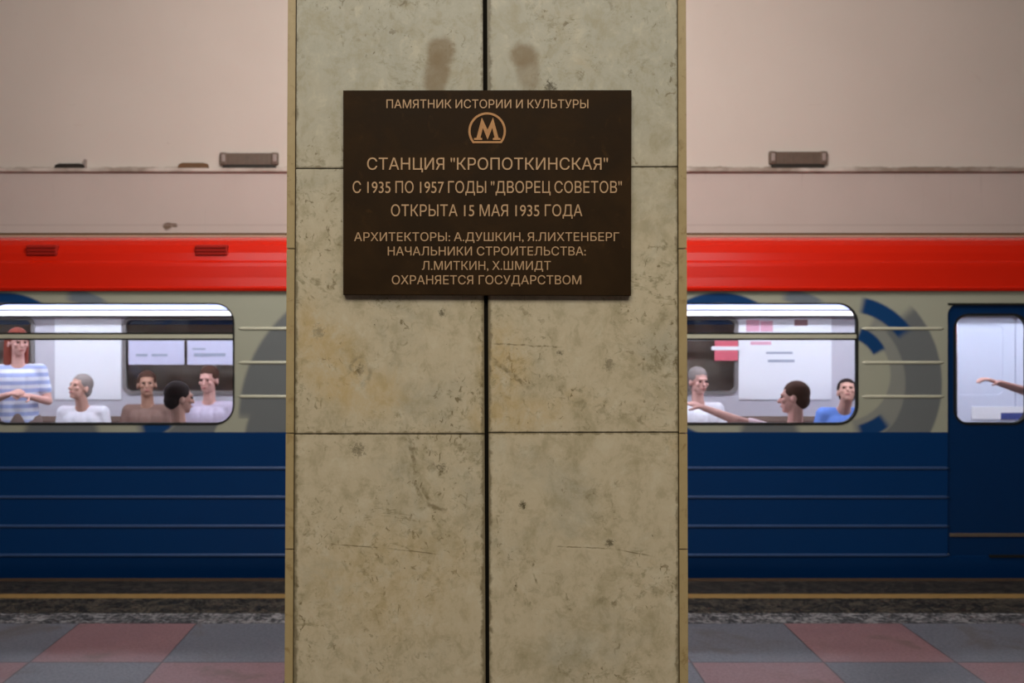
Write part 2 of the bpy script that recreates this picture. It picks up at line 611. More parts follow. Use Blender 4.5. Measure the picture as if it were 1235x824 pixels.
def prism(bm, q, y0, y1, bevel=0.0):
    """q: four (px, py) corners on the column face plane, clockwise from top left"""
    a = [bm.verts.new((cx_(px), y0, cz_(py))) for px, py in q]
    b = [bm.verts.new((cx_(px), y1, cz_(py))) for px, py in q]
    fs = [bm.faces.new(a), bm.faces.new(b[::-1])]
    for i in range(4):
        j = (i + 1) % 4
        fs.append(bm.faces.new((a[j], a[i], b[i], b[j])))
    if bevel:
        bmesh.ops.bevel(bm, geom=list(fs[0].edges), offset=bevel, segments=2, affect='EDGES')


YTOP, YBOT = -1330.0, CY + H * F / YC - .5        # pixel heights of ceiling and floor on the face plane
prism(bm, [(iL(YTOP) + 4, YTOP), (iR(YTOP) - 4, YTOP), (iR(YBOT) - 4, YBOT), (iL(YBOT) + 4, YBOT)], YC + .018, YB)
link('core', bm_mesh('core', bm), M_GAP, col_)
rowsL = [YTOP, -757, -437, -117, 203.2, 523.6, 844, 1164, YBOT]
rowsR = [YTOP, -759, -439, -119, 201.0, 521.4, 842, 1162, YBOT]
for i in range(len(rowsL) - 1):
    a, b = rowsL[i] + .65, rowsL[i + 1] - .65
    bm = bmesh.new()
    prism(bm, [(iL(a) + .5, a), (sL(a), a - .0), (sL(b), b - .0), (iL(b) + .5, b)], YC, YC + .022, .0012)
    s = link('slab', bm_mesh('slab', bm), M_MARBLE, col_)
    a, b = rowsR[i] + .65, rowsR[i + 1] - .65
    bm = bmesh.new()
    prism(bm, [(sR(a), a + .6), (iR(a) - .5, a), (iR(b) - .5, b), (sR(b), b + .6)], YC, YC + .022, .0012)
    link('slab', bm_mesh('slab', bm), M_MARBLE, col_)
rowsS = [YTOP, -1000, -680, -340, -20, 300, 523, 663, 983, YBOT]
for i in range(len(rowsS) - 1):
    a, b = rowsS[i] + .6, rowsS[i + 1] - .6
    for l, r_ in ((eL, lambda y: iL(y) - .8), (lambda y: iR(y) + .8, eR)):
        bm = bmesh.new()
        prism(bm, [(l(a), a), (r_(a), a), (r_(b), b), (l(b), b)], YC + .001, YB, .0012)
        link('side_slab', bm_mesh('side_slab', bm), M_MARBLE_SIDE, col_)
bm = bmesh.new()
prism(bm, [(eL(YTOP), YTOP), (eR(YTOP), YTOP), (eR(YBOT), YBOT), (eL(YBOT), YBOT)], YB, YB + .022)
link('back_slab', bm_mesh('back_slab', bm), M_MARBLE, col_)

# ------------------------------------------------------------------ the plaque
YP = 2.572                                        # its face
def pxx(px): return wx(px, YP)
def pzz(py): return wz(py, YP)


plq = empty('bronze_plaque', (pxx(588), YC, pzz(356)),
            'dark bronze memorial plaque with raised Cyrillic lettering, fixed to the marble column', 'plaque')
bm = bmesh.new()
q = [(413.8, 108.9), (761.8, 108.6), (761.2, 356.8), (413.8, 355.8)]
a = [bm.verts.new((pxx(x), YP, pzz(y))) for x, y in q]
b = [bm.verts.new((pxx(x), YC - .0005, pzz(y))) for x, y in q]
fr = bm.faces.new(a)
bm.faces.new(b[::-1])
for i in range(4):
    j = (i + 1) % 4
    bm.faces.new((a[j], a[i], b[i], b[j]))
bmesh.ops.bevel(bm, geom=list(fr.edges), offset=.0016, segments=2, affect='EDGES')
link('plate', bm_mesh('plate', bm), M_BRONZE, plq)

YX = YP - .0025                                   # face of the letters


def glyph_loops(s, word, char):
    """outlines of a line of text as closed point loops"""
    cu = bpy.data.curves.new('inscription', 'FONT')
    cu.body = s
    cu.size = 1.0
    cu.space_word, cu.space_character = word, char
    o = bpy.data.objects.new('tmp', cu)
    C.objects.link(o)
    bpy.context.view_layer.update()
    dg = bpy.context.evaluated_depsgraph_get()
    cv = o.evaluated_get(dg).to_curve(dg)
    loops = []
    for sp in cv.splines:
        pts = []
        bp = sp.bezier_points
        for k in range(len(bp)):
            a, b = bp[k], bp[(k + 1) % len(bp)]
            p0, p1, p2, p3 = a.co, a.handle_right, b.handle_left, b.co
            straight = abs((p3 - p0).cross(p1 - p0).z) < 1e-6 and abs((p3 - p0).cross(p2 - p0).z) < 1e-6
            n = 1 if straight else 6
            for q in range(n):
                u = q / n
                p = p0 * (1 - u) ** 3 + p1 * 3 * u * (1 - u) ** 2 + p2 * 3 * u * u * (1 - u) + p3 * u ** 3
                pts.append((p.x, p.y))
        cl = [p for k, p in enumerate(pts) if (p[0] - pts[k - 1][0]) ** 2 + (p[1] - pts[k - 1][1]) ** 2 > 1e-10]
        if len(cl) > 2: loops.append(cl)
    bpy.data.objects.remove(o)
    bpy.data.curves.remove(cu)
    return loops


from mathutils.geometry import delaunay_2d_cdt


def winding(px_, py_, loops):
    w = 0
    for l in loops:
        for k in range(len(l)):
            (x0, y0), (x1, y1) = l[k - 1], l[k]
            if (y0 > py_) != (y1 > py_) and px_ < (x1 - x0) * (py_ - y0) / (y1 - y0) + x0:
                w += 1 if y1 > y0 else -1
    return w


def text_line(s, x0, x1, yt, yb, word=1.0, char=1.0):
    """one raised line: outlines triangulated, strokes kept by winding number, then given thickness"""
    loops = glyph_loops(s, word, char)
    hy = [p[1] for l in glyph_loops('Н', 1, 1) for p in l]
    hy0, hy1 = min(hy), max(hy)
    ax0, ax1 = min(p[0] for l in loops for p in l), max(p[0] for l in loops for p in l)
    kx = (pxx(x1) - pxx(x0)) / (ax1 - ax0)
    kz = (pzz(yt) - pzz(yb)) / (hy1 - hy0)
    V, Ed = [], []
    for l in loops:
        n0 = len(V)
        V += [Vector(p) for p in l]
        Ed += [(n0 + k, n0 + (k + 1) % len(l)) for k in range(len(l))]
    ov, oe, of = delaunay_2d_cdt(V, Ed, [], 0, 1e-5)[:3]
    bb = [(min(p[0] for p in l), max(p[0] for p in l), l) for l in loops]
    keep = []
    for f in of:
        mx_, my_ = sum(ov[k].x for k in f) / 3, sum(ov[k].y for k in f) / 3
        if winding(mx_, my_, [l for a, b, l in bb if a <= mx_ <= b]): keep.append(tuple(f))
    bm = bmesh.new()
    fv, bv = {}, {}
    for k in {k for f in keep for k in f}:
        x, z = pxx(x0) + (ov[k].x - ax0) * kx, pzz(yb) + (ov[k].y - hy0) * kz
        fv[k] = bm.verts.new((x, YX, z))
        bv[k] = bm.verts.new((x, YP + .0002, z))
    cnt = {}
    for f in keep:
        bm.faces.new([fv[k] for k in f])
        for q_ in range(3):
            e = (f[q_], f[(q_ + 1) % 3])
            if (e[1], e[0]) in cnt: del cnt[(e[1], e[0])]
            elif e in cnt: del cnt[e]
            else: cnt[e] = 1
    for a, b in cnt: bm.faces.new((fv[a], fv[b], bv[b], bv[a]))
    return link('inscription', bm_mesh('inscription', bm), M_WORN, plq)


text_line('ПАМЯТНИК ИСТОРИИ И КУЛЬТУРЫ', 466.2, 709.4, 120.3, 130.7, 0.9)
text_line('СТАНЦИЯ "КРОПОТКИНСКАЯ"', 442.9, 733.0, 190.4, 204.9, 0.92)
text_line('С 1935 ПО 1957 ГОДЫ "ДВОРЕЦ СОВЕТОВ"', 425.5, 749.8, 218.6, 232.9, 0.8)
text_line('ОТКРЫТА 15 МАЯ 1935 ГОДА', 471.7, 702.2, 246.8, 260.9, 0.9)
text_line('АРХИТЕКТОРЫ: А.ДУШКИН, Я.ЛИХТЕНБЕРГ', 427.2, 746.7, 280.4, 290.9, 0.85)
text_line('НАЧАЛЬНИКИ СТРОИТЕЛЬСТВА:', 467.8, 706.3, 297.6, 308.2, 0.95)
text_line('Л.МИТКИН, Х.ШМИДТ', 509.0, 664.2, 315.0, 325.6, 0.9)
text_line('ОХРАНЯЕТСЯ ГОСУДАРСТВОМ', 472.7, 700.9, 332.2, 343.0, 1.0)


def eo(x, y): return (pxx(540 + x / 9.16), pzz(100 + y / 9.16))


def ringloop(R, flat):
    a0 = math.asin((flat - 535) / R)
    return [eo(435 + R * math.cos(t), 535 + R * math.sin(t)) for t in
            [a0 - (PI + 2 * a0) * i / 64 for i in range(65)]]


bm = bmesh.new()
me = plate_mesh('emblem', [ringloop(207, 668), ringloop(183, 646)], YX, YP + .0002)
bm.from_mesh(me)
me2 = plate_mesh('emblem', [[eo(*p) for p in ((290, 632), (290, 613), (318, 608), (376, 385), (440, 520), (500, 385), (560, 608), (582, 613), (582, 632),
                                              (498, 632), (498, 613), (517, 606), (492, 500), (440, 630), (388, 500), (362, 606), (380, 613), (380, 632))]], YX, YP + .0002)
bm.from_mesh(me2)
tag(link('emblem', bm_mesh('emblem', bm), M_COPPER, plq), 'copper letter M inside a ring flattened at the bottom')

# ------------------------------------------------------------------ fixtures on the ledge
def ledge_box(px0, px1, py0, py1, label):
    y0, y1 = YL + .004, YW + .0
    t = empty('ledge_lamp', ((wx(px0, y0) + wx(px1, y0)) / 2, (y0 + y1) / 2, ZL1), label, 'lamp housing', 'unlit lamp housings on the plaster ledge')
    xa, xb = wx(px0, y0), wx(px1, y0)
    z0, z1 = ZL1, wz(py0, y0)
    zb = wz(py1 - 1.5, y0)
    w = .075
    bm = bmesh.new()
    box_bm(bm, xa + w * .8, xb - w * .8, y0 + .008, y1, zb, z1 - .006, .008)
    for k in range(9):                            # ribs along the grille
        xx = xa + w + (xb - xa - 2 * w) * (k + .5) / 9
        box_bm(bm, xx - .004, xx + .004, y0 + .003, y0 + .02, zb + .012, z1 - .016)
    link('housing', bm_mesh('housing', bm), M_FIX, t)
    for a, b in ((xa, xa + w), (xb - w, xb)):
        bm = bmesh.new()
        box_bm(bm, a, b, y0, y1, zb - .004, z1, .02, 3)
        link('end_cap', bm_mesh('end_cap', bm), M_FIX, t)
        bm = bmesh.new()
        box_bm(bm, a + .02, b - .016, y0 - .008, y0 + .004, zb + .03, z1 - .022, .006)
        tag(link('screw_cover', bm_mesh('screw_cover', bm), M_CAP, t), 'pale oval cover')
    box('foot', xa + .03, xb - .03, y0 + .01, y1, z0, zb + .004, M_DARKFIX, t)


ledge_box(264.5, 335.5, 183.5, 200.0, 'grey-brown lamp housing on the wall ledge, left of the column above the red roof')
ledge_box(928.0, 998.5, 182.0, 199.2, 'grey-brown lamp housing on the wall ledge, right of the column')


def flat_bit(px0, px1, py0, label, mt, tab):
    y0, y1 = YL + .004, YW - .002
    t = empty('ledge_bracket', ((wx(px0, y0) + wx(px1, y0)) / 2, (y0 + y1) / 2, ZL1), label, 'bracket', 'flat dark brackets on the plaster ledge')
    bm = bmesh.new()
    a, b, z1 = wx(px0, y0), wx(px1, y0), wz(py0, y0)
    prof = [(a, ZL1), (b, ZL1), (b - .01, z1 - .01), (b - .05, z1), (a + .05, z1), (a + .012, z1 - .015)]
    me = plate_mesh('tray', [prof], y0, y1)
    link('tray', me, mt, t)
    if tab: box('tab', b - .012, b + .008, y0 + .01, y1, ZL1, z1 + .045, M_CAP, t)


flat_bit(65, 102, 197.2, 'sooty black flat bracket on the wall ledge at far left', M_DARKFIX, True)
flat_bit(214, 251, 196.3, 'brownish flat bracket on the wall ledge beside the left lamp housing', M_BROWN, False)

# ------------------------------------------------------------------ the train car
YF = 9.76                                         # inner face of the far side
XA, XB = tx(-520), tx(1760)
car = empty('metro_car', ((XA + XB) / 2, (YT + YF) / 2, -1.1),
            'red, beige and blue metro car standing at the platform behind the marble column', 'train')
DX0, DX1, DX2 = 1143, 1249, 1355                  # door opening and the meeting edge, pixels
WINS = [(-17, 283), (359, 659), (735, 1035), (1463, 1700)]
WT, WB = 365.5, 512.5


def P2(pts): return [(tx(x), tz(y)) for x, y in pts]


def arc_corner(cx, cy, r, a0, a1, n=6): return [(cx + r * math.cos(math.radians(a0 + (a1 - a0) * i / n)), cy + r * math.sin(math.radians(a0 + (a1 - a0) * i / n))) for i in range(n + 1)]


R = 14
outer = [(-520, 351), (1760, 351), (1760, 521.5), (DX2, 521.5)] + arc_corner(DX2 - R, 366 + R, R, 0, -90) + arc_corner(DX0 + R, 366 + R, R, 270, 180) + [(DX0, 521.5), (-520, 521.5)]
holes = [rrect(tx(a), tx(b), tz(WB), tz(WT), 24 * YT / F) for a, b in WINS]
plate('side_panel', [P2(outer)] + holes, YT, YT + .05, M_BEIGE, car)

# lower blue side and the curved skirt, left and right of the door and below it
def lower(x0, x1):
    bm = bmesh.new()
    z0 = tz(671)
    sweep_x(bm, [(YT, tz(521.5)), (YT, z0), (YT + .05, z0), (YT + .05, tz(521.5))], tx(x0), tx(x1))
    return link('lower_panel', bm_mesh('lower_panel', bm), M_BLUE, car)


lower(-520, DX0)
lower(DX2, 1760)
bm = bmesh.new()
sk = [(YT, tz(671)), (YT + .004, tz(678)), (YT + .014, tz(687)), (YT + .03, tz(700)), (YT + .06, -.22), (YT + .09, -.22), (YT + .06, tz(700)), (YT + .05, tz(671))]
sweep_x(bm, sk, XA, XB)
link('skirt', bm_mesh('skirt', bm), M_BLUE, car)


def rib(px0, px1, py, mat, r=.011, sq=.75):
    """half-round rib pressed out of the side, tapered ends"""
    bm = bmesh.new()
    n = 8
    xs = [(tx(px0), .05), (tx(px0 + 6), 1), (tx(px1 - 6), 1), (tx(px1), .05)]
    rings = []
    for x, k in xs:
        rings.append([bm.verts.new((x, YT + .002 - r * sq * k * math.sin(PI * i / n), tz(py) + r * math.cos(PI * i / n) * max(k, .3))) for i in range(n + 1)])
    for A, B in zip(rings, rings[1:]):
        for i in range(n): bm.faces.new((A[i], A[i + 1], B[i + 1], B[i]))
        bm.faces.new((A[n], A[0], B[0], B[n]))
    bm.faces.new(rings[0]); bm.faces.new(rings[-1])
    return link('rib', bm_mesh('rib', bm, True), mat, car)


for py in (565, 600, 635, 670):
    rib(-520, DX0 + (3 if py < 660 else 3), py, M_BLUE_RIB, .0125)
    rib(DX2, 1760, py, M_BLUE_RIB, .0125)
for py in (396.5, 437.5, 478.5):
    for a, b in ((283, 359), (659, 735), (1035, DX0), (DX2, 1463), (-130, -17)):
        rib(a + 3, b - 3, py, M_BEIGE_RIB, .012)

# roof
bm = bmesh.new()
def rp(y, py): return (y, wz(py, y))
prof = [rp(YT + .02, 351.2), rp(YT - .022, 351.0), rp(YT - .026, 347.5), rp(YT - .012, 345.5), rp(YT + .008, 335), rp(YT + .03, 321), rp(YT + .04, 317), rp(YT + .065, 314.2), rp(YT + .07, 312),
        rp(YT + .085, 305), rp(YT + .12, 296), rp(YT + .18, 290), rp(YT + .28, 287), rp(YT + .5, 286), rp(8.1, 285.6), (8.5, wz(285.6, 8.5))]
zt = prof[-1][1]
prof = prof + [(8.5 + (8.5 - y), z) for y, z in prof[:-1][::-1]]
inner = [(9.74, 2.10), (9.3, 2.32), (8.5, 2.40), (7.7, 2.32), (7.26, 2.10)]
inner = [(y, min(z, 2.30)) for y, z in inner]
sweep_x(bm, prof + inner, XA, XB)
link('roof', bm_mesh('roof', bm, False), M_RED, car)
for o in (car.children[-1],):
    for p in o.data.polygons: p.use_smooth = abs(p.normal.x) < .5
    o.data.set_sharp_from_angle(angle=math.radians(28))


def roof_vent(px0, px1):
    bm = bmesh.new()
    ya = YT + .06
    a, b = wx(px0, ya), wx(px1, ya)
    z0, z1 = wz(309, ya), wz(295, ya)
    box_bm(bm, a, b, ya + .012, ya + .12, z0, z1, .012)
    for k in range(3):
        zz = z0 + (z1 - z0) * (k + .7) / 3.4
        box_bm(bm, a + .012, b - .012, ya + .006, ya + .03, zz - .006, zz + .006)
    link('roof_vent', bm_mesh('roof_vent', bm), M_VENT, car)


roof_vent(30, 68)
roof_vent(234, 274)

# side windows: frame > gaskets, sliding transom, pane
def window(a, b):
    f = plate('window', [rrect(tx(a), tx(b), tz(WB), tz(WT), 24 * YT / F), rrect(tx(a + 2.2), tx(b - 2.2), tz(WB - 2.4), tz(WT + 1.8), 21 * YT / F)], YT - .004, YT + .03, M_RUBBER, car)
    for y0, y1, mt, nm, d in ((401.2, 410.4, M_RUBBER, 'gasket', .0), (403.4, 408.2, M_BEIGE_RIB, 'transom', -.006)):
        bx = box(nm, tx(a + 2), tx(b - 2), YT + .004 + d, YT + .022 - d * .2, tz(y1), tz(y0), mt, f)
    plate('pane', [rrect(tx(a + 1.5), tx(b - 1.5), tz(WB - 1.2), tz(WT + 1.2), 22 * YT / F)], YT + .023, YT + .029, M_GLASS, f)


def reparent_fix(o):
    # children of a part at the origin of the car's frame
    for ch in o.children:
        ch.location = (0, 0, 0)


for a, b in WINS: window(a, b)
for o in car.children:
    if o.name.startswith('window'): reparent_fix(o)

# doors
def door(a, b, hl):
    w0, w1 = a + 10, b - 10
    d0, d1 = YT + .012, YT + .045
    f = plate('door', [rrect(tx(a), tx(b), tz(671), tz(367), 8 * YT / F), rrect(tx(w0), tx(w1), tz(510.5), tz(380.5), 16 * YT / F)], d0, d1, M_DOOR, car)
    g = plate('gasket', [rrect(tx(w0 - 2.2), tx(w1 + 2.2), tz(512.8), tz(378.2), 18 * YT / F), rrect(tx(w0 + .5), tx(w1 - .5), tz(510), tz(381), 15 * YT / F)], d0 - .004, d1, M_RUBBER, f)
    p = plate('pane', [rrect(tx(w0 - 1), tx(w1 + 1), tz(511.5), tz(379.5), 17 * YT / F)], d0 + .012, d0 + .018, M_GLASS, f)
    s = box('kick_strip', tx(a + 3), tx(b - 1), d0 - .008, d0 + .004, tz(647.6), tz(643.6), M_SILL, f, .002)
    reparent_fix(f)
    return f


door(DX0, DX1, 1)
door(DX1, DX2, 0)
box('door_sill', tx(DX0 + 50), tx(DX2), YT - .006, YT + .06, tz(672.6), tz(669.6), M_RUBBER, car)
box('door_header', tx(DX0), tx(DX2), YT - .004, YT + .01, tz(368.2), tz(365.6), M_RUBBER, car)

# interior shell
box('car_floor', XA, XB, YT + .05, YF, -.02, .05, M_CARFLOOR, car)
def fx(px): return wx(px, YF)
def fz(py): return wz(py, YF)


FW = [(150, 292), (400, 640), (742, 888), (-170, 40)]
fl = [rrect(fx(a), fx(b), fz(474), fz(383.5), .07) for a, b in FW]
rect = [(XA, .05), (XB, .05), (XB, 2.12), (XA, 2.12)]
plate('far_wall', [rect] + fl, YF, YF + .05, M_PANEL, car)
bm = bmesh.new()
box_bm(bm, XA, XB, YF + .05, YF + .07, -.22, .95)
box_bm(bm, XA, XB, YF + .05, YF + .07, 1.75, 2.15)
link('far_outer_skin', bm_mesh('far_outer_skin', bm), M_BLUE, car)
for (a, b) in FW:
    f = plate('far_window', [rrect(fx(a - 2), fx(b + 2), fz(476), fz(381.8), .08), rrect(fx(a + 2), fx(b - 2), fz(472), fz(386), .06)], YF - .012, YF + .03, M_BEZEL, car)
    plate('pane', [rrect(fx(a), fx(b), fz(474), fz(383.5), .07)], YF + .031, YF + .037, M_GLASS, f)
    box('transom', fx(a), fx(b), YF - .008, YF + .02, fz(411), fz(405), M_BEZEL, f)
    reparent_fix(f)
# white sliding doors opposite
for a, b in ((1128, 1222), (1223, 1317)):
    f = plate('far_door', [rrect(fx(a), fx(b), .06, fz(383), .05), rrect(fx(a + 14), fx(b - 14), fz(476), fz(392), .06)], YF - .03, YF - .004, M_WHITE_DOOR, car)
    plate('pane', [rrect(fx(a + 13), fx(b - 13), fz(477), fz(391), .06)], YF - .022, YF - .016, M_WHITE_DOOR, f)
    reparent_fix(f)
box('end_wall', XA, XA + .05, YT + .05, YF, .05, 2.15, M_PANEL, car)
box('end_wall', XB - .05, XB, YT + .05, YF, .05, 2.15, M_PANEL, car)
# lit cove above the far windows and the ceiling lamps
YLn = YF - .13
cov = box('cove_lamp', XA + .06, XB - .06, YLn + .01, YF - .001, wz(381.2, YLn), wz(366.0, YLn) + .03, M_BEZEL, car)
box('diffuser', XA + .08, XB - .08, YLn, YLn + .02, wz(373.8, YLn), wz(365.0, YLn), M_LAMP, cov)
box('tube', XA + .08, XB - .08, YLn - .004, YLn + .02, wz(380.6, YLn), wz(375.6, YLn), M_LAMP2, cov)
reparent_fix(cov)
for ly in (7.95, 9.05):
    lm = box('ceiling_lamp', XA + .3, XB - .3, ly - .09, ly + .09, 2.27, 2.30, M_BEZEL, car)
    box('diffuser', XA + .32, XB - .32, ly - .075, ly + .075, 2.258, 2.272, emit('lit_ceiling_diffuser', (.86, .90, 1.0), 20.0) if ly < 8 else bpy.data.materials['lit_ceiling_diffuser'], lm)
    reparent_fix(lm)

# benches: far (facing us) and near (backs to the windows)
def bench(px0, px1, Yb, near, mat):
    x0, x1 = wx(px0, Yb), wx(px1, Yb)
    d = 1 if near else -1
    y0 = YT + .07 if near else YF - .01
    bm = bmesh.new()
    pr = [(y0, .37), (y0 + d * .46, .385), (y0 + d * .48, .34), (y0 + d * .45, .28), (y0, .28)]
    sweep_x(bm, pr, x0, x1)
    s = link('bench_seat', bm_mesh('bench_seat', bm), mat, car)
    bm = bmesh.new()
    pr = [(y0, .37), (y0 + d * .08, .385), (y0 + d * .05, .84), (y0 + d * .03, .88), (y0, .88)]
    sweep_x(bm, pr, x0, x1)
    link('bench_back', bm_mesh('bench_back', bm), mat, car)
    bm = bmesh.new()
    box_bm(bm, x0 + .05, x1 - .05, min(y0, y0 + d * .4), max(y0, y0 + d * .4), .05, .28)
    link('bench_base', bm_mesh('bench_base', bm), M_BEZEL, car)


bench(-40, 1040, 9.4, False, M_SEAT)
bench(-60, 1080, 7.4, True, M_SEAT)


def tube(bm, pts, r, n=8):
    prev = None
    for i, p in enumerate(pts):
        p = Vector(p)
        a = Vector(pts[max(i - 1, 0)]); b = Vector(pts[min(i + 1, len(pts) - 1)])
        t = (b - a).normalized()
        u = t.cross(Vector((0, 0, 1)))
        if u.length < .1: u = t.cross(Vector((0, 1, 0)))
        u.normalize(); v = t.cross(u)
        ring_ = [bm.verts.new(p + (u * math.cos(2 * PI * k / n) + v * math.sin(2 * PI * k / n)) * r) for k in range(n)]
        if prev:
            for k in range(n): bm.faces.new((prev[k], prev[(k + 1) % n], ring_[(k + 1) % n], ring_[k]))
        else: bm.faces.new(ring_)
        prev = ring_
    bm.faces.new(prev)


def pole(px, Y):
    bm = bmesh.new()
    x = wx(px, Y)
    tube(bm, [(x, Y, .05), (x, Y, 2.28)], .017)
    link('grab_pole', bm_mesh('grab_pole', bm, True), M_STEEL, car)


pole(1070, 7.75)
pole(1152, 7.62)
for ly in (7.72, 9.15):
    bm = bmesh.new()
    tube(bm, [(XA + .3, ly, 2.0), (XB - .3, ly, 2.0)], .016)
    for k in range(7):
        xx = XA + 1 + (XB - XA - 2) * k / 6
        tube(bm, [(xx, ly, 2.0), (xx, ly, 2.29)], .012)
    link('handrail', bm_mesh('handrail', bm, True), M_STEEL, car)

# ------------------------------------------------------------------ posters inside the car
def poster(px0, px1, py0, py1, label, mat, marks, Y=None):
    Y = YF - .0095 if Y is None else Y
    t = empty('poster', (wx((px0 + px1) / 2, Y), Y, wz(py1, Y)), label, 'poster')
    box('sheet', wx(px0, Y), wx(px1, Y), Y, Y + .008, wz(py1, Y), wz(py0, Y), mat, t)
    for (a, b, c_, d, mt) in marks:
        box('print', wx(a, Y), wx(b, Y), Y - .002, Y + .001, wz(d, Y), wz(c_, Y), mt, t)
    return t


poster(66, 146, 383.5, 482, 'tall blank white poster on the far wall inside the car, seen through the left window', M_PAPER, [])
poster(891, 1003, 383.5, 482, 'large white poster with two grey lines and a pink corner, seen through the right window', M_PAPER,
       [(900, 916, 386, 400, M_PINKP), (917, 932, 387, 400, M_PINKP), (905, 930, 412, 416, M_PINKP), (958, 974, 385.5, 393, M_BROWNP), (924, 956, 424.5, 427, M_GREYP), (926, 958, 434, 437, M_GREYP)])
poster(862, 890, 411, 435, 'small red poster with a white band, left of the large white poster', M_REDP, [(858, 894, 418, 422.5, M_PAPER)], YF - .030)
poster(155, 222, 411, 440, 'lilac notice with two short dark dashes beside the white poster, left window', M_LILAC, [(164, 178, 427, 430, M_GREYP), (183, 202, 427, 430, M_GREYP)], YF - .030)
poster(226, 284, 411, 440, 'lilac notice with one long dark line at the right end of the left window', M_LILAC, [(232, 248, 420, 422, M_GREYP), (234, 272, 426, 430, M_GREYP)], YF - .030)
poster(1172, 1240, 490.5, 506, 'small white and navy notice on the far door, inside the door window', M_PAPER, [(1207, 1239, 498, 506, T_NAVY0)], YF - .045)  # made-up sheet: white imitates a glass reflection, navy block a seat back

# ------------------------------------------------------------------ passengers
def cap(bm, a, b, ra, rb, n=10):
    """tapered capsule"""
    a, b = Vector(a), Vector(b)
    t = (b - a)
    L = t.length
    t.normalize()
    u = t.cross(Vector((0, 0, 1)))
    if u.length < .05: u = t.cross(Vector((0, 1, 0)))
    u.normalize(); v = t.cross(u)
    rows = []
    st = [(-ra * math.cos(PI / 2 * i / 4), ra * math.sin(PI / 2 * i / 4)) for i in range(1, 5)] + [(L + rb * math.sin(PI / 2 * i / 4), rb * math.cos(PI / 2 * i / 4)) for i in range(0, 4)]
    for d, r in st:
        rows.append([bm.verts.new(a + t * d + (u * math.cos(2 * PI * k / n) + v * math.sin(2 * PI * k / n)) * r) for k in range(n)])
    for A, B in zip(rows, rows[1:]):
        for k in range(n): bm.faces.new((A[k], A[(k + 1) % n], B[(k + 1) % n], B[k]))
    e0 = bm.verts.new(a - t * ra); e1 = bm.verts.new(b + t * rb)
    for k in range(n):
        bm.faces.new((e0, rows[0][(k + 1) % n], rows[0][k]))
        bm.faces.new((e1, rows[-1][k], rows[-1][(k + 1) % n]))


def ell(bm, c_, r, M3=None, sub=2):
    rr = bmesh.ops.create_icosphere(bm, subdivisions=sub, radius=1.0)
    for v in rr['verts']:
        p = Vector((v.co.x * r[0], v.co.y * r[1], v.co.z * r[2]))
        if M3 is not None: p = M3 @ p
        v.co = p + Vector(c_)


def remesh(name, bm, voxel, smooth=4):
    me = bm_mesh(name, bm)
    o = bpy.data.objects.new('tmp', me)
    C.objects.link(o)
    md = o.modifiers.new('r', 'REMESH')
    md.mode = 'VOXEL'
    md.voxel_size = voxel
    ms = o.modifiers.new('s', 'SMOOTH')
    ms.factor = .5
    ms.iterations = smooth
    dg = bpy.context.evaluated_depsgraph_get()
    out = bpy.data.meshes.new_from_object(o.evaluated_get(dg))
    out.name = name
    bpy.data.objects.remove(o)
    bpy.data.meshes.remove(me)
    for p in out.polygons: p.use_smooth = True
    return out


def hand(bm, wrist, d, palm_n, s=1.0, curl=.5):
    """palm and five bent fingers; d = pointing direction, palm_n = palm normal"""
    w, d, nrm = Vector(wrist), Vector(d).normalized(), Vector(palm_n).normalized()
    side = d.cross(nrm).normalized()
    nrm = side.cross(d).normalized()
    for k in (-1.5, -.5, .5, 1.5):
        cap(bm, w + side * k * .008, w + d * .085 * s + side * k * .0185, .0155, .0125)
    for k, L in zip((-1.5, -.5, .5, 1.5), (.060, .074, .080, .072)):
        p = w + d * .088 * s + side * k * .020
        for j, f in enumerate((.45, .32, .23)):
            ang = curl * (.35 + j * .6)
            q_ = p + (d * math.cos(ang) + nrm * math.sin(ang)) * L * f * 1.15
            cap(bm, p, q_, .0092 - j * .0006, .0088 - j * .0006, 8)
            p = q_
    p = w + d * .025 + side * .028
    for dd, L in ((d * .6 + side * .75 + nrm * .25, .04), (d * .85 + side * .25 + nrm * .45, .032)):
        q_ = p + dd.normalized() * L
        cap(bm, p, q_, .0125, .010, 8)
        p = q_


SKINS = {'fair': (.62, .36, .28), 'pink': (.70, .40, .34), 'tan': (.46, .26, .18)}
_mc = {}
def cloth(name, col):
    if name not in _mc: _mc[name] = plain(name, col, .8, spec=.2, var=.15, scale=25)
    return _mc[name]


def striped(name, a, b, f):
    if name not in _mc:
        m = Mat(name, .8, 0, .2)
        m.color(m.mix(a, b, (((m.z * f).frac() - .5).abs()).ss(.20, .28)))
        _mc[name] = m.m
    return _mc[name]


M_EYE = plain('dark_eye', (.02, .015, .012), .2)
M_LIP = plain('lip', (.45, .16, .14), .5)
M_SHOE = plain('dark_shoe', (.03, .028, .03), .5)


